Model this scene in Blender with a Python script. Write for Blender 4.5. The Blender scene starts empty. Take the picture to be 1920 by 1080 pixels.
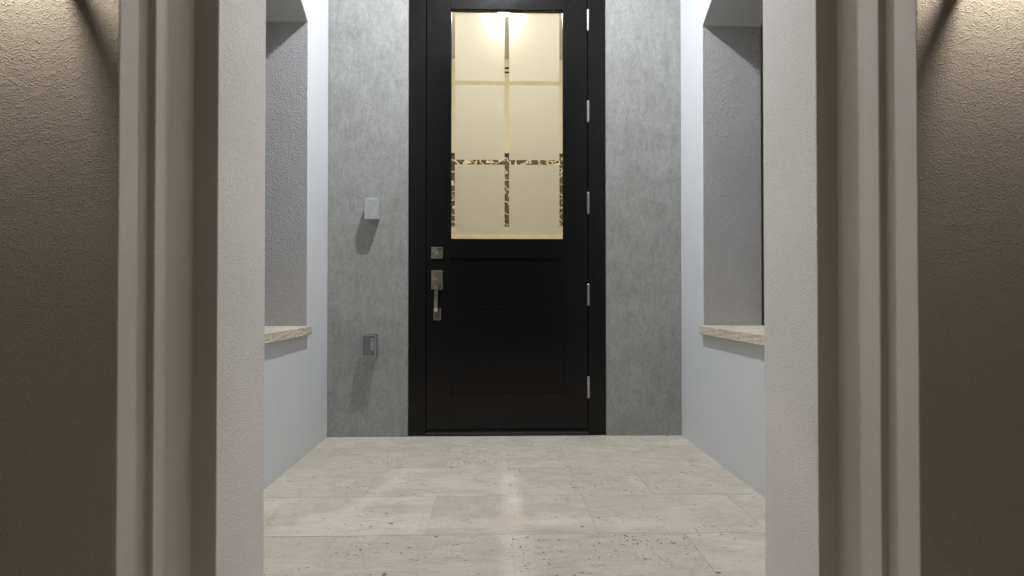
import bpy, bmesh, math, random
from mathutils import Vector, Matrix

random.seed(7)
SC = bpy.context.scene
COL = SC.collection
R = math.radians

# ------------------------------------------------------------------ camera
cam_d = bpy.data.cameras.new('camera')
cam = bpy.data.objects.new('camera', cam_d)
COL.objects.link(cam)
CAMX, CAMZ = -0.05, 0.78
cam.location = (CAMX, 0.0, CAMZ)
cam.rotation_euler = (R(90) + 0.0118, 0.0, -0.0240)
cam_d.sensor_width = 36.0
cam_d.lens = 36.0 * 1203.0 / 1920.0
cam_d.clip_start = 0.02
cam_d.clip_end = 2000.0
SC.camera = cam

# ------------------------------------------------------------------ sky (night)
w = bpy.data.worlds.new('World')
SC.world = w
w.use_nodes = True
wt = w.node_tree
bg = wt.nodes['Background']
sky = wt.nodes.new('ShaderNodeTexSky')
sky.sky_type = 'NISHITA'
sky.sun_disc = False
sky.sun_elevation = R(-4.0)
sky.sun_rotation = R(200)
glow = wt.nodes.new('ShaderNodeMix'); glow.data_type = 'RGBA'       # flat warm fill light added to the night sky
glow.inputs[0].default_value = 0.85
glow.inputs[7].default_value = (0.505, 0.470, 0.430, 1)
wt.links.new(sky.outputs[0], glow.inputs[6])
wt.links.new(glow.outputs[2], bg.inputs[0])
bg.inputs[1].default_value = 0.15

# ------------------------------------------------------------------ exposure / render
vs = SC.view_settings
vs.view_transform = 'Standard'
vs.look = 'None'
vs.exposure = 0.0
vs.gamma = 1.0
vs.use_curve_mapping = False
SC.render.engine = 'CYCLES'
cy = SC.cycles
cy.use_denoising = True
cy.max_bounces = 8
cy.diffuse_bounces = 5
cy.transparent_max_bounces = 12
cy.sample_clamp_indirect = 4.0
cy.caustics_refractive = True

# strengths of the lamps the place has (each is built with its fixture below)
PORCH_LAMP = 1020.0
HALL_LAMP = 2800.0
SCONCE_LAMP = 205.0
PORCH_COL = (0.97, 0.985, 1.035)
HALL_COL = (1.0, 0.90, 0.74)
SCONCE_COL = (1.0, 0.89, 0.71)

# ------------------------------------------------------------------ helpers
def put(o, parent=None, label=None, cat=None, kind=None, group=None):
    if o.name not in COL.objects:
        COL.objects.link(o)
    if parent is not None:
        o.parent = parent
    if label: o['label'] = label
    if cat: o['category'] = cat
    if kind or cat: o['kind'] = kind or 'thing'
    if group: o['group'] = group
    return o

def empty(name, loc, **k):
    o = bpy.data.objects.new(name, None)
    o.location = loc
    o.empty_display_size = 0.1
    return put(o, **k)

def finish(name, bm, mats, parent=None, bevel=0.0, seg=2, smooth=False, **k):
    """one mesh object; geometry is in world coordinates, parents sit unrotated"""
    bmesh.ops.recalc_face_normals(bm, faces=bm.faces)
    me = bpy.data.meshes.new(name)
    bm.to_mesh(me); bm.free()
    if not isinstance(mats, (list, tuple)): mats = [mats]
    for m in mats: me.materials.append(m)
    o = bpy.data.objects.new(name, me)
    put(o, **k)
    if parent is not None:
        off = Vector((0, 0, 0)); p = parent
        while p is not None:
            off += p.location; p = p.parent
        me.transform(Matrix.Translation(-off))
        o.parent = parent
    if smooth:
        for p in me.polygons: p.use_smooth = True
    if bevel > 0:
        md = o.modifiers.new('bevel', 'BEVEL')
        md.width = bevel; md.segments = seg
        md.limit_method = 'ANGLE'; md.angle_limit = R(40)
        md.harden_normals = False
    return o

def add_box(bm, x0, x1, y0, y1, z0, z1, mat=0):
    v = [bm.verts.new(p) for p in ((x0,y0,z0),(x1,y0,z0),(x1,y1,z0),(x0,y1,z0),
                                   (x0,y0,z1),(x1,y0,z1),(x1,y1,z1),(x0,y1,z1))]
    for f in ((0,3,2,1),(4,5,6,7),(0,1,5,4),(1,2,6,5),(2,3,7,6),(3,0,4,7)):
        bm.faces.new([v[i] for i in f]).material_index = mat

def box(name, x0, x1, y0, y1, z0, z1, mat, parent=None, bevel=0.0, **k):
    bm = bmesh.new()
    add_box(bm, min(x0,x1), max(x0,x1), y0, y1, z0, z1)
    return finish(name, bm, mat, parent, bevel, **k)

def add_cyl(bm, c, axis, r0, r1, h, n=24, mat=0):
    """frustum from c along axis"""
    a = Vector(axis).normalized()
    t = Vector((0,0,1)) if abs(a.z) < 0.9 else Vector((1,0,0))
    u = a.cross(t).normalized(); v = a.cross(u)
    c = Vector(c)
    lo = [bm.verts.new(c + (u*math.cos(i*2*math.pi/n) + v*math.sin(i*2*math.pi/n))*r0) for i in range(n)]
    hi = [bm.verts.new(c + a*h + (u*math.cos(i*2*math.pi/n) + v*math.sin(i*2*math.pi/n))*r1) for i in range(n)]
    fs = [bm.faces.new(lo[::-1]), bm.faces.new(hi)]
    for i in range(n):
        fs.append(bm.faces.new((lo[i], lo[(i+1)%n], hi[(i+1)%n], hi[i])))
    for f in fs: f.material_index = mat

def cyl(name, c, axis, r0, r1, h, mat, parent=None, n=24, bevel=0.0, **k):
    bm = bmesh.new(); add_cyl(bm, c, axis, r0, r1, h, n)
    return finish(name, bm, mat, parent, bevel, **k)

def extrude2d(polys, to3, a, b):
    """polys: list of 2-D outlines sharing corners; to3(u, v, t) -> point; slab from t=a to t=b"""
    bm = bmesh.new()
    for p in polys:
        bm.faces.new([bm.verts.new(to3(u, v, a)) for u, v in p])
    bmesh.ops.remove_doubles(bm, verts=bm.verts, dist=1e-5)
    d = Vector(to3(0, 0, b)) - Vector(to3(0, 0, a))
    r = bmesh.ops.extrude_face_region(bm, geom=bm.faces[:], use_keep_orig=True)
    for g in r['geom']:
        if isinstance(g, bmesh.types.BMVert): g.co += d
    return bm

# ------------------------------------------------------------------ materials
class Mat:
    def __init__(s, name, rough=0.6, spec=0.4, metal=0.0):
        s.m = bpy.data.materials.new(name); s.m.use_nodes = True
        s.t = s.m.node_tree; s.n = s.t.nodes; s.l = s.t.links
        s.p = s.n['Principled BSDF']
        s.p.inputs['Roughness'].default_value = rough
        s.p.inputs['Specular IOR Level'].default_value = spec
        s.p.inputs['Metallic'].default_value = metal
        s.out = s.n['Material Output']
        s._co = None
    def coord(s, kind='pos'):
        if kind == 'pos':
            if s._co is None:
                s._co = s.n.new('ShaderNodeNewGeometry').outputs['Position']
            return s._co
        return s.n.new('ShaderNodeTexCoord').outputs[kind]
    def mapping(s, src, scale=(1,1,1), loc=(0,0,0)):
        m = s.n.new('ShaderNodeMapping')
        m.inputs['Scale'].default_value = scale
        m.inputs['Location'].default_value = loc
        s.l.new(src, m.inputs['Vector'])
        return m.outputs[0]
    def noise(s, src, scale, detail=4, rough=0.55, dist=0.0, col=False):
        n = s.n.new('ShaderNodeTexNoise')
        n.inputs['Scale'].default_value = scale
        n.inputs['Detail'].default_value = detail
        n.inputs['Roughness'].default_value = rough
        n.inputs['Distortion'].default_value = dist
        s.l.new(src, n.inputs['Vector'])
        return n.outputs['Color' if col else 'Fac']
    def voronoi(s, src, scale, feature='F1', out='Distance'):
        n = s.n.new('ShaderNodeTexVoronoi')
        n.feature = feature
        n.inputs['Scale'].default_value = scale
        s.l.new(src, n.inputs['Vector'])
        return n.outputs[out]
    def ramp(s, fac, stops, interp='LINEAR'):
        r = s.n.new('ShaderNodeValToRGB')
        r.color_ramp.interpolation = interp
        e = r.color_ramp.elements
        while len(e) < len(stops): e.new(0.5)
        for i, (p, c) in enumerate(stops):
            e[i].position = p
            e[i].color = (*c, 1) if isinstance(c, (tuple, list)) else (c, c, c, 1)
        s.l.new(fac, r.inputs[0])
        return r.outputs[0]
    def math(s, op, a, b=None, clamp=False):
        n = s.n.new('ShaderNodeMath'); n.operation = op; n.use_clamp = clamp
        for i, x in enumerate((a, b)):
            if x is None: continue
            if isinstance(x, (int, float)): n.inputs[i].default_value = x
            else: s.l.new(x, n.inputs[i])
        return n.outputs[0]
    def mix(s, fac, a, b, blend='MIX'):
        n = s.n.new('ShaderNodeMix'); n.data_type = 'RGBA'; n.blend_type = blend
        n.clamp_factor = True
        for i, x in ((0, fac), (6, a), (7, b)):
            if isinstance(x, (int, float)): n.inputs[i].default_value = x
            elif isinstance(x, (tuple, list)): n.inputs[i].default_value = (*x, 1)
            else: s.l.new(x, n.inputs[i])
        return n.outputs[2]
    def vadd(s, a, b):
        n = s.n.new('ShaderNodeVectorMath'); n.operation = 'ADD'
        s.l.new(a, n.inputs[0]); s.l.new(b, n.inputs[1]); return n.outputs[0]
    def base(s, c):
        if isinstance(c, (tuple, list)): s.p.inputs['Base Color'].default_value = (*c, 1)
        else: s.l.new(c, s.p.inputs['Base Color'])
    def rough(s, c): s.l.new(c, s.p.inputs['Roughness'])
    def bump(s, h, strength=0.5, dist=0.01, normal=None):
        b = s.n.new('ShaderNodeBump')
        b.inputs['Strength'].default_value = strength
        b.inputs['Distance'].default_value = dist
        s.l.new(h, b.inputs['Height'])
        if normal is not None: s.l.new(normal, b.inputs['Normal'])
        s.l.new(b.outputs[0], s.p.inputs['Normal'])
        return b.outputs[0]

def stucco(name, col, size=1.0, depth=0.003, strength=0.8, tint=0.05):
    m = Mat(name, 0.88, 0.2)
    co = m.coord()
    co2 = m.vadd(co, m.mapping(m.noise(co, 120*size, 2, 0.5, col=True), (0.002, 0.002, 0.002)))
    v = m.voronoi(co2, 190*size)
    sep = m.n.new('ShaderNodeSeparateColor'); m.l.new(m.voronoi(co2, 190*size, out='Color'), sep.inputs[0])
    g_ = m.math('MULTIPLY', m.ramp(v, ((0.0, 1.0), (0.55, 0.0)), 'EASE'), m.math('ADD', m.math('POWER', sep.outputs[0], 1.1), 0.15))
    b = m.noise(co, 420*size, 3, 0.65)
    c_ = m.noise(co, 75*size, 3, 0.6)
    h = m.math('ADD', g_, m.math('MULTIPLY', b, 0.55))
    h = m.math('ADD', h, m.math('MULTIPLY', c_, 0.8))
    m.bump(h, strength, depth)
    big = m.noise(co, 2.3, 5, 0.6)
    fine = m.ramp(m.noise(co, 300*size, 3, 0.7), ((0.3, 0.93), (0.7, 1.06)))
    v = m.ramp(big, ((0.3, 1 - tint), (0.7, 1 + tint)))
    m.base(m.mix(1.0, m.mix(1.0, col, v, 'MULTIPLY'), fine, 'MULTIPLY'))
    return m.m

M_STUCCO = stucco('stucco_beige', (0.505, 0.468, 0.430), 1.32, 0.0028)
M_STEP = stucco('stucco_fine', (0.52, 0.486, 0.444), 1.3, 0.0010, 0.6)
M_JAMB = stucco('stucco_jamb_lit', (0.765, 0.74, 0.715), 1.15, 0.0026, 0.8)  # wall stucco in a lighter tone, lamplight on the jambs painted in
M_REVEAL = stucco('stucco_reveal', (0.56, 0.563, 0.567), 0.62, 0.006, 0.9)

def smooth_plaster():
    m = Mat('smooth_plaster', 0.7, 0.3)
    co = m.coord()
    n = m.noise(co, 1.6, 5, 0.6)
    v = m.ramp(n, ((0.3, (0.655, 0.675, 0.695)), (0.7, (0.69, 0.71, 0.725))))
    m.base(v)
    f = m.noise(co, 110, 3, 0.6)
    g = m.noise(co, 9, 3, 0.5)
    m.bump(m.math('ADD', f, m.math('MULTIPLY', g, 2.0)), 0.28, 0.002)
    return m.m
M_PLASTER = smooth_plaster()

def concrete():
    m = Mat('concrete_plaster', 0.62, 0.35)
    co = m.coord()
    tall = m.mapping(co, (1, 1, 0.28))
    big = m.noise(co, 2.2, 6, 0.62, 0.6)
    streak = m.noise(tall, 26, 6, 0.7, 0.8)
    fine = m.noise(m.mapping(co, (1, 1, 0.42)), 120, 4, 0.78)
    blot = m.noise(co, 7.5, 6, 0.7, 1.2)
    c = m.ramp(big, ((0.30, (0.285, 0.288, 0.272)), (0.72, (0.345, 0.350, 0.332))))
    s1 = m.ramp(streak, ((0.34, 0.86), (0.50, 1.0), (0.66, 1.07)))
    s2 = m.ramp(fine, ((0.34, 0.84), (0.47, 0.99), (0.68, 1.12)))
    s3 = m.ramp(blot, ((0.36, 0.91), (0.60, 1.04)))
    c = m.mix(1.0, c, s1, 'MULTIPLY'); c = m.mix(1.0, c, s2, 'MULTIPLY'); c = m.mix(1.0, c, s3, 'MULTIPLY')
    vf = m.noise(m.mapping(co, (1, 1, 0.7), (9, 4, 2)), 240, 3, 0.7)
    c = m.mix(1.0, c, m.ramp(vf, ((0.32, 0.80), (0.46, 1.0), (0.7, 1.10))), 'MULTIPLY')
    # pale scuffs where the trowel skipped
    sk = m.noise(m.mapping(co, (1, 1, 0.16), (3, 1, 7)), 55, 5, 0.75)
    sk = m.math('MULTIPLY', m.ramp(sk, ((0.60, 0.0), (0.70, 1.0))), 0.35)
    c = m.mix(sk, c, (0.42, 0.43, 0.42))
    m.base(c)
    m.rough(m.ramp(streak, ((0.3, 0.5), (0.7, 0.75))))
    h = m.math('ADD', streak, m.math('MULTIPLY', fine, 0.8))
    m.bump(h, 0.4, 0.002)
    return m.m
M_CONC = concrete()

def travertine(name, base, per_tile=True, pits=1.0):
    m = Mat(name, 0.5, 0.35)
    co = m.coord('Object')
    if per_tile:
        oi = m.n.new('ShaderNodeObjectInfo').outputs['Random']
        off = m.n.new('ShaderNodeCombineXYZ')
        m.l.new(m.math('MULTIPLY', oi, 37.0), off.inputs[0])
        m.l.new(m.math('MULTIPLY', oi, 91.0), off.inputs[1])
        m.l.new(m.math('MULTIPLY', oi, 13.0), off.inputs[2])
        co = m.vadd(co, off.outputs[0])
    lay = m.mapping(co, (0.55, 1.9, 1.9))
    n1 = m.noise(co, 4.2, 6, 0.6, 0.8)
    n2 = m.noise(lay, 14, 6, 0.68, 1.0)
    n3 = m.noise(co, 120, 3, 0.6)
    c = m.ramp(n1, ((0.28, tuple(x*0.84 for x in base)), (0.52, base), (0.74, tuple(min(1, x*1.10) for x in base))))
    c = m.mix(1.0, c, m.ramp(n2, ((0.34, (0.89, 0.88, 0.86)), (0.52, (1, 1, 1)), (0.72, (1.06, 1.05, 1.03)))), 'MULTIPLY')
    c = m.mix(1.0, c, m.ramp(n3, ((0.3, 0.94), (0.7, 1.05))), 'MULTIPLY')
    if per_tile:
        tv = m.n.new('ShaderNodeMapRange')
        tv.inputs[3].default_value = 0.92; tv.inputs[4].default_value = 1.06
        m.l.new(oi, tv.inputs[0])
        c = m.mix(1.0, c, tv.outputs[0], 'MULTIPLY')
    st_ = m.ramp(m.noise(m.vadd(co, m.mapping(co, (0, 0, 0), (5, 3, 1))), 6.5, 6, 0.7, 0.6), ((0.47, 0.0), (0.68, 0.9)))
    c = m.mix(st_, c, tuple(x*y for x, y in zip(base, (0.83, 0.795, 0.73))))
    # pits: small, stretched along the bedding, in loose swarms
    warp = m.vadd(co, m.mapping(m.noise(co, 22, 3, 0.6, col=True), (0.05, 0.05, 0.05)))
    pl = m.mapping(warp, (0.85, 0.85, 0.85))
    swarm = m.ramp(m.noise(lay, 5.5, 4, 0.62, 0.4), ((0.36, 0.28), (0.56, 1.0)))
    if per_tile:
        dens = m.n.new('ShaderNodeMapRange')
        dens.inputs[3].default_value = 0.72; dens.inputs[4].default_value = 1.12
        m.l.new(m.math('FRACT', m.math('MULTIPLY', oi, 7.13)), dens.inputs[0])
        swarm = m.math('MULTIPLY', swarm, dens.outputs[0])
    else:
        swarm = m.math('ADD', swarm, 0.12, True)
    v1 = m.voronoi(pl, 52)
    v1c = m.voronoi(pl, 52, out='Color')
    sep = m.n.new('ShaderNodeSeparateColor'); m.l.new(v1c, sep.inputs[0])
    size1 = m.math('MULTIPLY', m.math('POWER', sep.outputs[0], 1.9), 0.31)
    size1 = m.math('MULTIPLY', size1, swarm)
    pit1 = m.math('MULTIPLY', m.math('SUBTRACT', size1, v1), 14.0, True)
    v2 = m.voronoi(pl, 19)
    sep2 = m.n.new('ShaderNodeSeparateColor'); m.l.new(m.voronoi(pl, 19, out='Color'), sep2.inputs[0])
    size2 = m.math('MULTIPLY', m.math('POWER', sep2.outputs[1], 6.0), 0.17)
    pit2 = m.math('MULTIPLY', m.math('SUBTRACT', size2, v2), 22.0, True)
    crack = m.noise(m.mapping(warp, (0.5, 2.6, 1)), 34, 5, 0.7)
    crack = m.math('MULTIPLY', m.ramp(crack, ((0.62, 0.0), (0.68, 1.0))), m.math('MULTIPLY', swarm, 0.7))
    v3 = m.voronoi(pl, 105)
    sep3 = m.n.new('ShaderNodeSeparateColor'); m.l.new(m.voronoi(pl, 105, out='Color'), sep3.inputs[0])
    size3 = m.math('MULTIPLY', m.math('MULTIPLY', m.math('POWER', sep3.outputs[2], 2.0), 0.42), m.math('POWER', swarm, 1.5))
    pit3 = m.math('MULTIPLY', m.math('SUBTRACT', size3, v3), 9.0, True)
    pit = m.math('MAXIMUM', m.math('MAXIMUM', m.math('MAXIMUM', pit1, pit2), pit3), crack)
    pit = m.math('MULTIPLY', pit, pits, True)
    c = m.mix(m.math('MULTIPLY', pit, 0.86), c, (0.060, 0.050, 0.040))
    m.base(c)
    m.rough(m.ramp(n2, ((0.3, 0.62), (0.7, 0.42))))
    m.bump(m.math('SUBTRACT', m.math('MULTIPLY', n2, 0.12), pit), 0.6, 0.003)
    return m.m
M_TILE = travertine('travertine_tile', (0.59, 0.548, 0.472))
M_SILL = travertine('travertine_sill', (0.68, 0.63, 0.53), False, 1.0)
M_GROUT = Mat('grout', 0.9); M_GROUT.base((0.52, 0.475, 0.40)); M_GROUT = M_GROUT.m

def black_paint():
    m = Mat('black_satin_paint', 0.25, 0.28)
    co = m.coord()
    n = m.noise(co, 5, 4, 0.6)
    m.base(m.ramp(n, ((0.3, (0.0040, 0.0040, 0.0043)), (0.7, (0.0054, 0.0054, 0.0058)))))
    m.rough(m.ramp(m.noise(co, 30, 4, 0.6), ((0.3, 0.20), (0.7, 0.27))))
    m.bump(m.noise(m.mapping(co, (1, 1, 0.1)), 160, 3), 0.06, 0.001)
    return m.m
M_BLACK = black_paint()

def plain(name, col, rough=0.5, spec=0.5, metal=0.0, wear=None):
    m = Mat(name, rough, spec, metal)
    co = m.coord()
    n = m.noise(co, wear or 40, 4, 0.6)
    m.base(m.ramp(n, ((0.3, tuple(x*0.9 for x in col)), (0.7, tuple(min(1, x*1.08) for x in col)))))
    m.rough(m.ramp(n, ((0.3, max(0.03, rough-0.05)), (0.7, rough+0.06))))
    return m.m
M_NICKEL = plain('satin_nickel', (0.58, 0.56, 0.51), 0.14, 0.5, 1.0, 12)
M_STEEL = plain('hinge_steel', (0.62, 0.62, 0.62), 0.34, 0.5, 1.0, 90)
M_RUBBER = plain('black_rubber', (0.012, 0.012, 0.012), 0.75, 0.3)
M_THRESH = plain('threshold_bronze', (0.02, 0.019, 0.018), 0.45, 0.5)
M_RIM = plain('grey_plastic', (0.27, 0.275, 0.28), 0.4, 0.5)
M_GREYBOX = plain('grey_enamel', (0.43, 0.445, 0.465), 0.42, 0.5)
M_OUTLET = plain('white_outlet_plastic', (0.72, 0.72, 0.72), 0.4, 0.5)
M_SLOT = plain('dark_slot', (0.02, 0.02, 0.02), 0.8, 0.2)
M_BRONZE = plain('lantern_bronze', (0.03, 0.026, 0.022), 0.4, 0.5, 0.6)
M_CEIL = plain('ceiling_plaster', (0.66, 0.66, 0.66), 0.85, 0.2, 0, 12)
M_INT = plain('interior_paint', (0.46, 0.42, 0.33), 0.8, 0.2, 0, 6)
M_INTFLOOR = plain('interior_floor_stone', (0.33, 0.30, 0.25), 0.5, 0.3, 0, 6)
M_INTCEIL = plain('interior_ceiling_paint', (0.48, 0.465, 0.42), 0.8, 0.2, 0, 6)
M_GROUND = None

def lawn():
    m = Mat('lawn_earth', 0.95, 0.1)
    co = m.coord()
    m.base(m.ramp(m.noise(co, 9, 6, 0.7), ((0.3, (0.03, 0.045, 0.018)), (0.7, (0.06, 0.075, 0.03)))))
    m.bump(m.noise(co, 60, 5, 0.7), 0.8, 0.03)
    return m.m
M_GROUND = lawn()

def clear_glass(name, tint=(0.97, 0.98, 0.97), refl=1.0):
    m = bpy.data.materials.new(name); m.use_nodes = True
    n, l = m.node_tree.nodes, m.node_tree.links
    n.remove(n['Principled BSDF'])
    tr = n.new('ShaderNodeBsdfTransparent'); tr.inputs[0].default_value = (*tint, 1)
    gl = n.new('ShaderNodeBsdfGlossy'); gl.inputs['Roughness'].default_value = 0.02
    fr = n.new('ShaderNodeFresnel'); fr.inputs[0].default_value = 1.45
    mx = n.new('ShaderNodeMixShader')
    mu = n.new('ShaderNodeMath'); mu.operation = 'MULTIPLY'; mu.inputs[1].default_value = refl
    ge = n.new('ShaderNodeNewGeometry')
    fo = n.new('ShaderNodeMath'); fo.operation = 'SUBTRACT'; fo.inputs[0].default_value = refl
    l.new(ge.outputs['Backfacing'], fo.inputs[1])
    fo.use_clamp = True
    l.new(fo.outputs[0], mu.inputs[1])
    l.new(fr.outputs[0], mu.inputs[0]); l.new(mu.outputs[0], mx.inputs[0])
    l.new(tr.outputs[0], mx.inputs[1]); l.new(gl.outputs[0], mx.inputs[2])
    l.new(mx.outputs[0], n['Material Output'].inputs[0])
    return m
M_GLASS = clear_glass('clear_glass')
M_PLASTIC = clear_glass('smoky_clear_plastic', (0.86, 0.865, 0.87), 1.0)
_n, _l = M_PLASTIC.node_tree.nodes, M_PLASTIC.node_tree.links
_o = _n['Material Output']; _src = _o.inputs[0].links[0].from_socket
_d = _n.new('ShaderNodeBsdfDiffuse'); _d.inputs[0].default_value = (0.42, 0.43, 0.44, 1)
_m = _n.new('ShaderNodeMixShader'); _m.inputs[0].default_value = 0.14
_l.new(_src, _m.inputs[1]); _l.new(_d.outputs[0], _m.inputs[2]); _l.new(_m.outputs[0], _o.inputs[0])

def frosted():
    """etched face: scatters widely, with a softer forward lobe that lets a lamp behind it glow"""
    m = bpy.data.materials.new('frosted_glass'); m.use_nodes = True
    n, l = m.node_tree.nodes, m.node_tree.links
    n.remove(n['Principled BSDF'])
    tl = n.new('ShaderNodeBsdfTranslucent'); tl.inputs[0].default_value = (0.385, 0.372, 0.335, 1)
    lobes = []
    for ior in (1.11, 1/1.11):
        r = n.new('ShaderNodeBsdfRefraction')
        r.inputs['Color'].default_value = (0.97, 0.95, 0.91, 1)
        r.inputs['Roughness'].default_value = 0.78
        r.inputs['IOR'].default_value = ior
        lobes.append(r)
    rm = n.new('ShaderNodeMixShader'); rm.inputs[0].default_value = 0.1
    l.new(lobes[0].outputs[0], rm.inputs[1]); l.new(lobes[1].outputs[0], rm.inputs[2])
    df = n.new('ShaderNodeBsdfDiffuse'); df.inputs[0].default_value = (0.80, 0.79, 0.76, 1)
    a = n.new('ShaderNodeMixShader'); a.inputs[0].default_value = 0.11
    l.new(tl.outputs[0], a.inputs[1]); l.new(rm.outputs[0], a.inputs[2])
    b = n.new('ShaderNodeMixShader'); b.inputs[0].default_value = 0.10
    l.new(a.outputs[0], b.inputs[1]); l.new(df.outputs[0], b.inputs[2])
    l.new(b.outputs[0], n['Material Output'].inputs[0])
    return m
M_FROST = frosted()

def veined_stone():
    m = Mat('dark_veined_stone', 0.65, 0.2)
    co = m.coord()
    wv = m.n.new('ShaderNodeTexWave')
    wv.wave_type = 'BANDS'; wv.bands_direction = 'DIAGONAL'
    wv.inputs['Scale'].default_value = 3.0
    wv.inputs['Distortion'].default_value = 16.0
    wv.inputs['Detail'].default_value = 5.0
    wv.inputs['Detail Scale'].default_value = 1.6
    m.l.new(m.mapping(co, (1.0, 1.0, 1.5)), wv.inputs['Vector'])
    n = m.noise(co, 42, 5, 0.8)
    dark = m.ramp(n, ((0.35, (0.014, 0.010, 0.007)), (0.55, (0.075, 0.055, 0.036)), (0.72, (0.22, 0.19, 0.13))))
    vein = m.ramp(wv.outputs[0], ((0.85, 0.0), (1.0, 1.0)))
    m.base(m.mix(vein, dark, (0.62, 0.55, 0.43)))
    return m.m
M_STONE = veined_stone()

def emitter(name, col, strength):
    m = bpy.data.materials.new(name); m.use_nodes = True
    n, l = m.node_tree.nodes, m.node_tree.links
    n.remove(n['Principled BSDF'])
    e = n.new('ShaderNodeEmission'); e.inputs[0].default_value = (*col, 1); e.inputs[1].default_value = strength
    l.new(e.outputs[0], n['Material Output'].inputs[0])
    return m

# ================================================================== SETTING
DW = 3.57          # face of the wall the door stands in
PW = 0.985         # half width of the porch
CEIL = 3.28

# ground to the horizon
bm = bmesh.new()
add_box(bm, -600, 600, -600, 600, -0.30, -0.07)
finish('ground', bm, M_GROUND, kind='structure')

# porch floor: a mortar bed and the travertine tiles laid on it
floor = box('porch_floor', -1.30, 1.30, -1.40, DW + 0.09, -0.065, -0.0016, M_GROUT, kind='structure')
TL, TD, GAP = 0.566, 0.4065, 0.0016
y1 = DW - 0.002
y0 = 3.322
row = 0
tile_mesh = {}
def tile(x0, x1, ya, yb):
    key = (round(x1-x0, 4), round(yb-ya, 4))
    if key not in tile_mesh:
        b = bmesh.new()
        hx, hy = (x1-x0)/2 - GAP/2, (yb-ya)/2 - GAP/2
        add_box(b, -hx, hx, -hy, hy, -0.022, 0.0)
        bmesh.ops.recalc_face_normals(b, faces=b.faces)
        top = [e for e in b.edges if all(abs(v.co.z) < 1e-6 for v in e.verts)]
        bmesh.ops.bevel(b, geom=top, offset=0.0005, segments=1, affect='EDGES')
        me = bpy.data.meshes.new('tile'); b.to_mesh(me); b.free()
        me.materials.append(M_TILE); tile_mesh[key] = me
    o = bpy.data.objects.new('tile', tile_mesh[key])
    o.location = ((x0+x1)/2, (ya+yb)/2, random.uniform(-0.0006, 0.0006))
    o.rotation_euler = (random.uniform(-.0006, .0006), random.uniform(-.0006, .0006), 0)
    put(o, parent=floor)
while y1 > -1.2:
    lim = PW if y0 > 1.6 else 1.28
    off = 0.0 if row % 2 == 0 else TL/2
    xs = [-lim]
    k = -4
    while k < 5:
        x = off + k*TL
        if -lim + 0.04 < x < lim - 0.04: xs.append(x)
        k += 1
    xs.append(lim)
    for a, b in zip(xs, xs[1:]): tile(a, b, y0, y1)
    y1 = y0; y0 = y1 - TD; row += 1

# wall the door stands in: faux concrete finish, opening for the frame
FX0, FX1, FZ = -0.5375, 0.5585, 2.66
OX0, OX1 = FX0 - 0.004, FX1 + 0.004
polys = [[(-PW, -0.05), (OX0, -0.05), (OX0, FZ), (-PW, FZ)],
         [(OX1, -0.05), (PW, -0.05), (PW, FZ), (OX1, FZ)],
         [(-PW, FZ), (OX0, FZ), (OX1, FZ), (PW, FZ), (PW, CEIL), (-PW, CEIL)]]
bm = extrude2d(polys, lambda u, v, t: (u, t, v), DW, DW + 0.20)
finish('door_wall', bm, M_CONC, bevel=0.003,
       label='grey concrete finish wall around the black front door', cat='wall')

# side walls of the porch with arched openings
SY0, SY1, SPRING, SILL = 2.05, 3.188, 2.136, 0.588
TH = 0.296
rise = 0.155
half = (SY1 - SY0)/2
rad = (half*half + rise*rise)/(2*rise)
cyc, czc = (SY0+SY1)/2, SPRING + rise - rad
arch = []
NA = 28
for i in range(NA + 1):
    yy = SY0 + (SY1-SY0)*i/NA
    arch.append((yy, czc + math.sqrt(rad*rad - (yy-cyc)**2)))
YF = 1.705
for sgn, lab in ((-1, 'left'), (1, 'right')):
    P = [[(YF, -0.05), (SY0, -0.05), (SY0, SILL), (SY0, SPRING), (SY0, CEIL), (YF, CEIL)],
         [(SY1, -0.05), (DW + 0.2, -0.05), (DW + 0.2, CEIL), (SY1, CEIL), (SY1, SPRING), (SY1, SILL)],
         [(SY0, -0.05), (SY1, -0.05), (SY1, SILL), (SY0, SILL)],
         arch + [(SY1, CEIL), (SY0, CEIL)]]
    bm = extrude2d(P, lambda u, v, t: (t, u, v), sgn*PW, sgn*(PW+TH))
    bmesh.ops.recalc_face_normals(bm, faces=bm.faces)
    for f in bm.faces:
        f.material_index = 0 if abs(f.normal.x) > 0.5 or f.normal.z < -0.3 else 1  # arch soffit takes the lighter plaster in place of bounced light
    finish('side_wall', bm, [M_PLASTER, M_REVEAL], bevel=0.003,
           label='white porch side wall with an arched opening, on the %s of the door' % lab, cat='wall',
           group='porch side walls')
    bm = bmesh.new()
    xa, xb = sgn*(PW - 0.026), sgn*(PW + TH + 0.03)
    add_box(bm, min(xa, xb), max(xa, xb), SY0 + 0.002, SY1 - 0.003, SILL + 0.001, SILL + 0.043)
    bmesh.ops.subdivide_edges(bm, edges=bm.edges, cuts=10, use_grid_fill=True)
    for v in bm.verts:
        n = Vector((math.sin(v.co.y*91+v.co.z*300), 0, math.sin(v.co.y*57)*0.4))
        v.co += n*0.0007
    finish('window_sill', bm, M_SILL, bevel=0.003,
           label='cream travertine sill slab of the arched opening on the %s' % lab, cat='sill',
           group='travertine sills')

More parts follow.
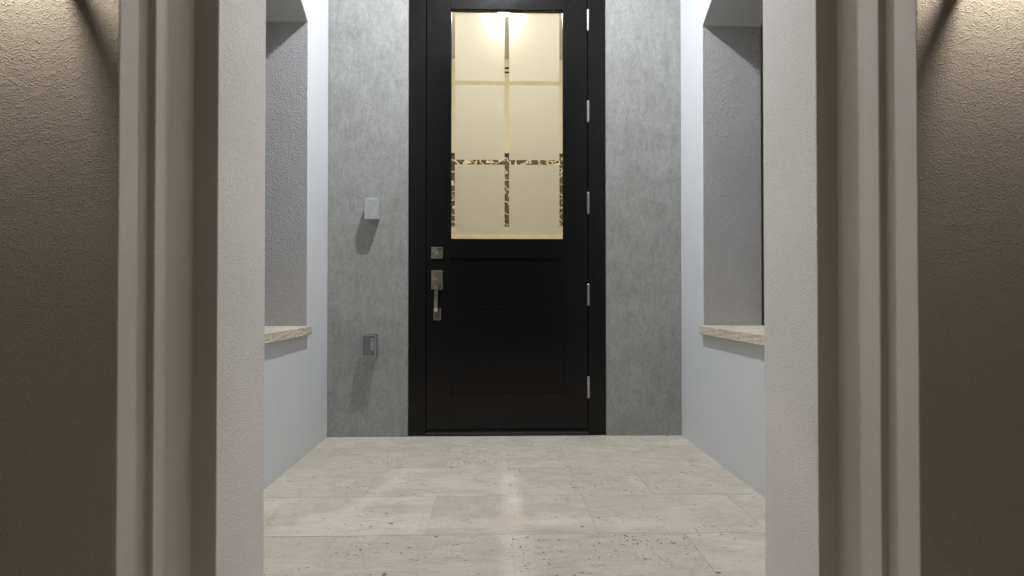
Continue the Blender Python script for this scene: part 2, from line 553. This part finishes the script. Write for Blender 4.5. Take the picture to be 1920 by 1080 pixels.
# front wall with its stepped entrance reveal, left and right of the opening
X0, X1, X2 = 0.729, 0.7135, 0.6655
Y0, Y1, Y2 = 1.167, 1.260, 1.415
for sgn, lab in ((-1, 'left'), (1, 'right')):
    X2 = 0.6655 if sgn > 0 else 0.6590
    prof = [(4.2, Y0), (X0, Y0), (X0, Y1), (X1, Y1), (X1, Y2), (X2, Y2), (X2, YF - 0.002), (4.2, YF - 0.002)]
    bm = bmesh.new()
    bm.faces.new([bm.verts.new((sgn*x, y, -0.06)) for x, y in prof])
    r = bmesh.ops.extrude_face_region(bm, geom=bm.faces[:], use_keep_orig=True)
    for g in r['geom']:
        if isinstance(g, bmesh.types.BMVert): g.co.z = 3.9
    bmesh.ops.recalc_face_normals(bm, faces=bm.faces)
    for f in bm.faces:
        c = f.calc_center_median()
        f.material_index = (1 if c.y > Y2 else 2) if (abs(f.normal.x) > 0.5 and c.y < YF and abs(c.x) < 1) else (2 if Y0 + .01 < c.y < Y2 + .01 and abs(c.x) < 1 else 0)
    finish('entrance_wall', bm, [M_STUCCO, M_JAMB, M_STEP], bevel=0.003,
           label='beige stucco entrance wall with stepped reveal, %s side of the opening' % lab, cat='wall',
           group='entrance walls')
box('entrance_lintel', -X2 + 0.002, X2 - 0.002, Y2 + 0.003, YF - 0.005, 2.85, 3.88, M_STUCCO,
    label='beige stucco lintel above the entrance opening', cat='lintel')
box('porch_ceiling', -PW - TH + .003, PW + TH - .003, YF - 0.002, DW + 0.21, CEIL + 0.001, CEIL + 0.2, M_CEIL, kind='structure')

# ------------------------------------------------------------------ hall behind the door
IY0, IY1, IX, IC = DW + 0.203, 7.5, 1.55, 3.56
box('interior_floor', -IX, IX, DW + 0.095, IY1, -0.065, 0.0, M_INTFLOOR, kind='structure')
box('interior_ceiling', -IX-.1, IX+.1, IY0, IY1 + .1, IC, IC + 0.1, M_INTCEIL, kind='structure')
box('interior_back_wall', -IX-.1, IX+.1, IY1, IY1 + 0.1, -0.06, IC - .002, M_INT, kind='structure')
box('interior_side_wall', -IX-.1, -IX, IY0, IY1 - .002, -0.06, IC - .002, M_INT, kind='structure')
box('interior_side_wall', IX, IX+.1, IY0, IY1 - .002, -0.06, IC - .002, M_INT, kind='structure')
# inner face of the door wall, plastered, with the same opening
polys = [[(-IX-.1, -0.05), (OX0, -0.05), (OX0, FZ), (-IX-.1, FZ)],
         [(OX1, -0.05), (IX+.1, -0.05), (IX+.1, FZ), (OX1, FZ)],
         [(-IX-.1, FZ), (OX0, FZ), (OX1, FZ), (IX+.1, FZ), (IX+.1, IC + .1), (-IX-.1, IC + .1)]]
bm = extrude2d(polys, lambda u, v, t: (u, t, v), DW + 0.2015, DW + 0.23)
finish('interior_front_wall', bm, M_INT, kind='structure')

# ================================================================== DOOR
SCL = DW/1203.0
def PX(px): return (px - 931)*SCL + CAMX
def PZ(py): return CAMZ + (554 - py)*SCL

# door frame (fixed): two jambs and a head, a stop behind the leaf, threshold
LX0, LX1, LZ0, LZ1 = PX(798.5), PX(1103.5), 0.036, 2.545
FY0, FY1 = DW + 0.012, DW + 0.19
door = empty('front_door', ((LX0+LX1)/2, DW + 0.05, 0.001), label='tall black front door with frosted glass panes and nickel handle', cat='door')
g = 0.0025
bm = bmesh.new()
add_box(bm, FX0, LX0 - g, FY0, FY1, 0.001, LZ1 + g)
add_box(bm, LX1 + g, FX1, FY0, FY1, 0.001, LZ1 + g)
add_box(bm, FX0, FX1, FY0, FY1, LZ1 + g + 0.0005, 2.652)
fr = finish('door_frame', bm, M_BLACK, door, 0.0025)
for xa_, xb_ in ((LX0 - g + .0005, LX0 + 0.014), (LX1 - 0.014, LX1 + g - .0005)):
    box('stop', xa_, xb_, DW + 0.075, FY1 - .003, 0.03, LZ1, M_BLACK, fr, 0.001)
bm = bmesh.new()
add_box(bm, LX0 - g + .0005, LX1 + g - .0005, DW + 0.006, FY1 - .004, 0.0015, 0.018)
add_box(bm, LX0 - g + .0005, LX1 + g - .0005, DW + 0.034, FY1 - .006, 0.0175, 0.029)
finish('threshold', bm, M_THRESH, fr, 0.003)

# door leaf
DY0, DY1 = DW + 0.026, DW + 0.071
GX0, GX1, GZ0, GZ1 = PX(844.5), PX(1057.5), PZ(447.5), PZ(11)
box('stile', LX0, GX0, DY0, DY1, LZ0, LZ1, M_BLACK, door, 0.0015)
box('stile', GX1, LX1, DY0, DY1, LZ0, LZ1, M_BLACK, door, 0.0015)
e = 0.0004
box('rail', GX0 + e, GX1 - e, DY0 + .0003, DY1, GZ1, LZ1, M_BLACK, door, 0.0012)
box('rail', GX0 + e, GX1 - e, DY0 + .0003, DY1, PZ(483), GZ0, M_BLACK, door, 0.0012)
box('rail', GX0 + e, GX1 - e, DY0 + .0003, DY1, LZ0, PZ(738.5), M_BLACK, door, 0.0012)
box('panel', GX0 - .004, GX1 + .004, DY0 + 0.0085, DY1 - .012, PZ(573.5) + .0015, PZ(483) + .004, M_BLACK, door, 0.0018)
box('panel', GX0 - .004, GX1 + .004, DY0 + 0.0085, DY1 - .012, PZ(738.5) - .004, PZ(573.5) - .0015, M_BLACK, door, 0.0018)
box('panel_backing', GX0 - .003, GX1 + .003, DY1 - .0115, DY1 - .0085, PZ(738.5) - .003, PZ(483) + .003, M_BLACK, door)
# weather strip under the leaf
box('bottom_sweep', LX0 + .004, LX1 - .004, DY0 + .008, DY1 - .008, 0.0295, LZ0 + .001, M_RUBBER, door)
# glazing: one clear sheet, six etched panels on its inner face, a slim bead around it
PYG = DW + 0.044
pane = box('glass_pane', GX0 - .004, GX1 + .004, PYG, PYG + 0.006, GZ0 - .004, GZ1 + .004, M_GLASS, door)
bm = bmesh.new()
bw = 0.0055
for yb0, yb1 in ((DY0 + 0.006, PYG - .0003),):
    add_box(bm, GX0, GX0 + bw*.5, yb0, yb1, GZ0, GZ1)
    add_box(bm, GX1 - bw*.5, GX1, yb0, yb1, GZ0, GZ1)
    add_box(bm, GX0, GX1, yb0, yb1, GZ0, GZ0 + bw*.5)
    add_box(bm, GX0, GX1, yb0, yb1, GZ1 - bw*.5, GZ1)
finish('glazing_bead', bm, M_BLACK, door)
for ry0, ry1 in ((21.5, 149.5), (157.5, 298.5), (307.5, 437.5)):
    for rx0, rx1 in ((852.5, 946.0), (954.5, 1049.5)):
        k = (PYG)/DW
        def QX(p): return (p - 931)*SCL*k + CAMX
        def QZ(p): return CAMZ + (554 - p)*SCL*k
        b = bmesh.new()
        b.faces.new([b.verts.new(p) for p in ((QX(rx0), PYG + .0075, QZ(ry1)), (QX(rx1), PYG + .0075, QZ(ry1)),
                                              (QX(rx1), PYG + .0075, QZ(ry0)), (QX(rx0), PYG + .0075, QZ(ry0)))])
        r = bmesh.ops.extrude_face_region(b, geom=b.faces[:], use_keep_orig=True)
        for q in r['geom']:
            if isinstance(q, bmesh.types.BMVert): q.co.y += 0.0015
        bmesh.ops.recalc_face_normals(b, faces=b.faces)
        for f in b.faces: f.material_index = 0 if f.normal.y < -0.5 else 1      # etched outer face, clear body
        finish('frosted_panel', b, [M_FROST, M_GLASS], pane)

# hinges: three-knuckle butts standing in the gap on the right
hx = LX1 + g/2
for py in (32, 205.5, 379, 552.5, 726.5):
    z = PZ(py); hh = 0.057
    b = bmesh.new()
    for i in range(5):
        a0 = z - hh + i*(2*hh/5)
        add_cyl(b, (hx, FY0 - 0.0035, a0 + .0004), (0, 0, 1), 0.0068, 0.0068, 2*hh/5 - .0008, 16)
    add_cyl(b, (hx, FY0 - 0.0035, z - hh - .0035), (0, 0, 1), 0.0045, 0.0066, 0.0036, 16)
    add_cyl(b, (hx, FY0 - 0.0035, z + hh), (0, 0, 1), 0.0066, 0.0045, 0.0036, 16)
    add_cyl(b, (hx, FY0 - 0.0035, z - hh), (0, 0, 1), 0.005, 0.005, 2*hh, 12)
    finish('hinge', b, M_STEEL, door, smooth=False)

# dead bolt: square rose, round cylinder, keyway
dbx, dbz = PX(818.5), PZ(473.5)
rose = box('deadbolt', dbx - .0315, dbx + .0315, DY0 - .010, DY0 + .001, dbz - .0315, dbz + .0315, M_NICKEL, door, 0.002)
cyl('lock_cylinder', (dbx, DY0 - .0098, dbz), (0, -1, 0), 0.0225, 0.0195, 0.012, M_NICKEL, rose, 32, 0.001)
cyl('keyway_face', (dbx, DY0 - .0215, dbz), (0, -1, 0), 0.010, 0.010, 0.0016, M_STEEL, rose, 24)
box('keyway', dbx - .001, dbx + .001, DY0 - .0236, DY0 - .0228, dbz - .006, dbz + .004, M_SLOT, rose)

# handle set: upper escutcheon with thumb piece, bar grip, lower mount
hz1, hz0 = PZ(507), PZ(542)
hs = box('handle_plate', dbx - .0315, dbx + .0315, DY0 - .010, DY0 + .001, hz0, hz1, M_NICKEL, door, 0.002)
b = bmesh.new()
tz = PZ(524)
add_box(b, dbx - .006, dbx + .006, DY0 - .040, DY0 - .0095, tz - .003, tz + .003)
add_box(b, dbx - .014, dbx + .014, DY0 - .056, DY0 - .036, tz - .0025, tz + .005)
finish('thumb_piece', b, M_NICKEL, hs, 0.0015)
b = bmesh.new()
gx = dbx - .001
prof = [(PZ(534.5), 0.006), (PZ(534.5), 0.030), (PZ(540), 0.049), (PZ(560), 0.0555), (PZ(577), 0.052), (PZ(584), 0.036), (PZ(586), 0.006)]
inn = [(PZ(536)-.008, 0.006), (PZ(536)-.008, 0.026), (PZ(542)-.004, 0.038), (PZ(560), 0.0445), (PZ(575)+.002, 0.041), (PZ(581)+.004, 0.030), (PZ(583)+.004, 0.006)]
hw = 0.0098
ring = []
for (zo, yo), (zi, yi) in zip(prof, inn):
    ring.append([b.verts.new(p) for p in ((gx-hw, DY0-yo, zo), (gx+hw, DY0-yo, zo), (gx+hw, DY0-yi, zi), (gx-hw, DY0-yi, zi))])
for r0, r1 in zip(ring, ring[1:]):
    for i in range(4): b.faces.new((r0[i], r0[(i+1)%4], r1[(i+1)%4], r1[i]))
b.faces.new(ring[0]); b.faces.new(ring[-1][::-1])
finish('handle_grip', b, M_NICKEL, door, 0.002)
box('handle_foot', PX(812), PX(826.5), DY0 - .009, DY0 + .001, PZ(600), PZ(578), M_NICKEL, door, 0.002)

# ================================================================== WALL BOXES
bx0, bx1, bz0, bz1 = PX(689), PX(713), PZ(414), PZ(375.5)
sb = empty('junction_box', ((bx0+bx1)/2, DW, bz0), label='pale grey weatherproof box with blank cover plate, mounted upper left of the door', cat='electrical box')
box('box_body', bx0 + .001, bx1 - .001, DW - .068, DW + .002, bz0 + .001, bz1 - .001, M_GREYBOX, sb, 0.005)
cv = box('cover_plate', bx0, bx1, DW - .074, DW - .0685, bz0, bz1, M_GREYBOX, sb, 0.003)
for zz in (bz0 + .017, bz1 - .017):
    cyl('screw', ((bx0+bx1)/2, DW - .0735, zz), (0, -1, 0), 0.0034, 0.0026, 0.002, M_STEEL, cv, 12)

ox0, ox1, oz0, oz1 = PX(685), PX(711), PZ(667), PZ(625.5)
ob = empty('outlet_box', ((ox0+ox1)/2, DW, oz0), label='outdoor outlet under a clear flip cover, mounted low left of the door', cat='outlet')
box('back_box', ox0 + .002, ox1 - .002, DW - .012, DW + .002, oz0 + .002, oz1 - .002, M_RIM, ob, 0.003)
rc = box('receptacle', (ox0+ox1)/2 - .002, (ox0+ox1)/2 + .022, DW - .021, DW - .0115, oz0 + .034, oz1 - .024, M_OUTLET, ob, 0.002)
for zz in (oz0 + .048, oz1 - .042):
    b = bmesh.new(); cx = (ox0+ox1)/2 + .010
    add_box(b, cx - .006, cx - .004, DW - .0216, DW - .0208, zz, zz + .008)
    add_box(b, cx + .004, cx + .006, DW - .0216, DW - .0208, zz, zz + .008)
    finish('socket_slot', b, M_SLOT, rc)
b = bmesh.new()
cd = 0.080
t = 0.003
add_box(b, ox0, ox1, DW - cd, DW - cd + t, oz0, oz1)                       # lid face
add_box(b, ox0, ox0 + t, DW - cd + t + .0003, DW - .0125, oz0, oz1)
add_box(b, ox1 - t, ox1, DW - cd + t + .0003, DW - .0125, oz0, oz1)
add_box(b, ox0 + t + .0003, ox1 - t - .0003, DW - cd + t + .0003, DW - .0125, oz1 - t, oz1)
add_box(b, ox0 + t + .0003, ox1 - t - .0003, DW - cd + t + .0003, DW - .0125, oz0, oz0 + t)
lid = finish('clear_cover', b, M_PLASTIC, ob, 0.0)
b = bmesh.new()
rw = 0.007
for x0_, x1_, z0_, z1_ in ((ox0, ox0+rw, oz0, oz1), (ox1-rw, ox1, oz0, oz1), (ox0+rw+.0003, ox1-rw-.0003, oz1-rw, oz1), (ox0+rw+.0003, ox1-rw-.0003, oz0, oz0+rw)):
    add_box(b, x0_, x1_, DW - cd - .004, DW - cd - .0003, z0_, z1_)
finish('cover_rim', b, M_RIM, lid, 0.0012)
for i in range(4):
    cx = ox0 + 0.014 + i*(ox1 - ox0 - 0.028)/3
    cyl('hinge_knuckle', (cx - .006, DW - .030, oz1 + .005), (1, 0, 0), 0.0048, 0.0048, 0.012, M_RIM, lid, 12)
box('latch', ox1 + .0003, ox1 + .006, DW - .045, DW - .022, (oz0+oz1)/2 - .008, (oz0+oz1)/2 + .010, M_RIM, lid, 0.001)

# ================================================================== LAMPS OF THE PLACE
# porch ceiling light: shallow drum with a glowing opal bowl
px_, py_, pz_ = -0.06, 2.72, 3.222
cl = empty('ceiling_light', (px_, py_, CEIL), label='round flush ceiling light with glowing opal bowl inside the porch', cat='ceiling light')
cyl('canopy', (px_, py_, CEIL + .001), (0, 0, -1), 0.090, 0.082, 0.050, M_NICKEL, cl, 32, 0.003)
b = bmesh.new()
bmesh.ops.create_uvsphere(b, u_segments=20, v_segments=12, radius=0.074)
for v in b.verts: v.co = (v.co.x + px_, v.co.y + py_, v.co.z*0.34 + pz_)
finish('opal_bowl', b, emitter('porch_lamp_glow', PORCH_COL, PORCH_LAMP), cl, smooth=True)

# hall pendant seen through the clear strips of the door
hx_, hy_, hz_ = 0.005, DW + 1.40, 3.00
pl = empty('pendant_lamp', (hx_, hy_, IC), label='glowing hall pendant lamp seen through the top of the door glass', cat='lamp')
cyl('ceiling_rose', (hx_, hy_, IC), (0, 0, -1), 0.06, 0.055, 0.025, M_NICKEL, pl, 24)
cyl('cord', (hx_, hy_, IC - .025), (0, 0, -1), 0.004, 0.004, IC - hz_ - .025 - .095, M_NICKEL, pl, 8)
cyl('socket', (hx_, hy_, hz_ + .096), (0, 0, -1), 0.022, 0.026, 0.055, M_NICKEL, pl, 20)
b = bmesh.new()
bmesh.ops.create_uvsphere(b, u_segments=16, v_segments=10, radius=0.045, matrix=Matrix.Translation((hx_, hy_, hz_)))
finish('bulb', b, emitter('hall_lamp_glow', HALL_COL, HALL_LAMP), pl, smooth=True)

# lantern sconces on the entrance wall, each side of the opening
def sconce(x, lab):
    zb, yb = 1.535, Y0 - 0.115
    s = empty('wall_lantern', (x, Y0, zb - 0.17), label='bronze box lantern lit on the entrance wall, %s of the opening' % lab, cat='lantern', group='entrance wall lanterns')
    w_, d_ = 0.066, 0.066
    zt, z0 = zb + 0.14, zb - 0.155
    box('back_plate', x - .055, x + .055, Y0 - .014, Y0 + .002, zb + .10, zb + .30, M_BRONZE, s, 0.003)
    box('arm', x - .009, x + .009, yb, Y0 - .0135, zt + .075, zt + .093, M_BRONZE, s, 0.002)
    b = bmesh.new()
    q = 0.0115
    for sx in (-1, 1):
        add_box(b, x + sx*w_ - q, x + sx*w_ + q, yb - d_ - q, yb - d_ + q, z0, zt)          # front posts
        for zz in (z0, zt):                                                                   # side bars run back to the wall
            add_box(b, x + sx*w_ - q*.95, x + sx*w_ + q*.95, yb - d_ + q, Y0 + .001, zz - q, zz + q)
    for zz in (z0, zt):
        add_box(b, x - w_ + q, x + w_ - q, yb - d_ - q*.95, yb - d_ + q*.95, zz - q, zz + q)
    finish('cage', b, M_BRONZE, s, 0.001)
    b = bmesh.new()
    add_cyl(b, (x, yb, zt + .008), (0, 0, 1), 0.118, 0.030, 0.06, 4)
    bmesh.ops.rotate(b, cent=(x, yb, zt), matrix=Matrix.Rotation(R(45), 3, 'Z'), verts=b.verts)
    add_cyl(b, (x, yb, zt + .066), (0, 0, 1), 0.020, 0.012, 0.035, 16)
    finish('roof_cap', b, M_BRONZE, s, 0.001)
    cyl('lamp_holder', (x, yb, zt + .008), (0, 0, -1), 0.016, 0.014, 0.10, M_OUTLET, s, 16)
    b = bmesh.new()
    bmesh.ops.create_uvsphere(b, u_segments=12, v_segments=8, radius=0.033, matrix=Matrix.Translation((x, yb, zb)))
    finish('bulb', b, M_BULB, s, smooth=True)
    return s
M_BULB = emitter('sconce_glow', SCONCE_COL, SCONCE_LAMP)
sconce(-0.893, 'left')
sconce(0.880, 'right')

# ================================================================== HALL DETAILS
st = empty('stone_panel', (0, IY1, 1.6), label='dark veined stone panel on the hall wall behind the door glass', cat='wall panel')
zt_ = 2.44
box('slab', -1.02, 1.10, IY1 - 0.03, IY1 + .001, 1.60, zt_ - .03, M_STONE, st, 0.003)
box('top_trim', -1.03, 1.11, IY1 - 0.04, IY1 + .001, zt_ - .0295, zt_, M_SLOT, st, 0.002)
vt = empty('air_vent', (0.06, IY1, 3.40), label='small two slot air vent high on the hall wall behind the glass', cat='vent')
box('vent_plate', -0.20, 0.36, IY1 - 0.006, IY1 + .001, 3.36, 3.48, M_INT, vt, 0.001)
for zz in (3.385, 3.435):
    box('slot', -0.18, 0.34, IY1 - 0.0085, IY1 - .0055, zz, zz + 0.022, M_SLOT, vt)
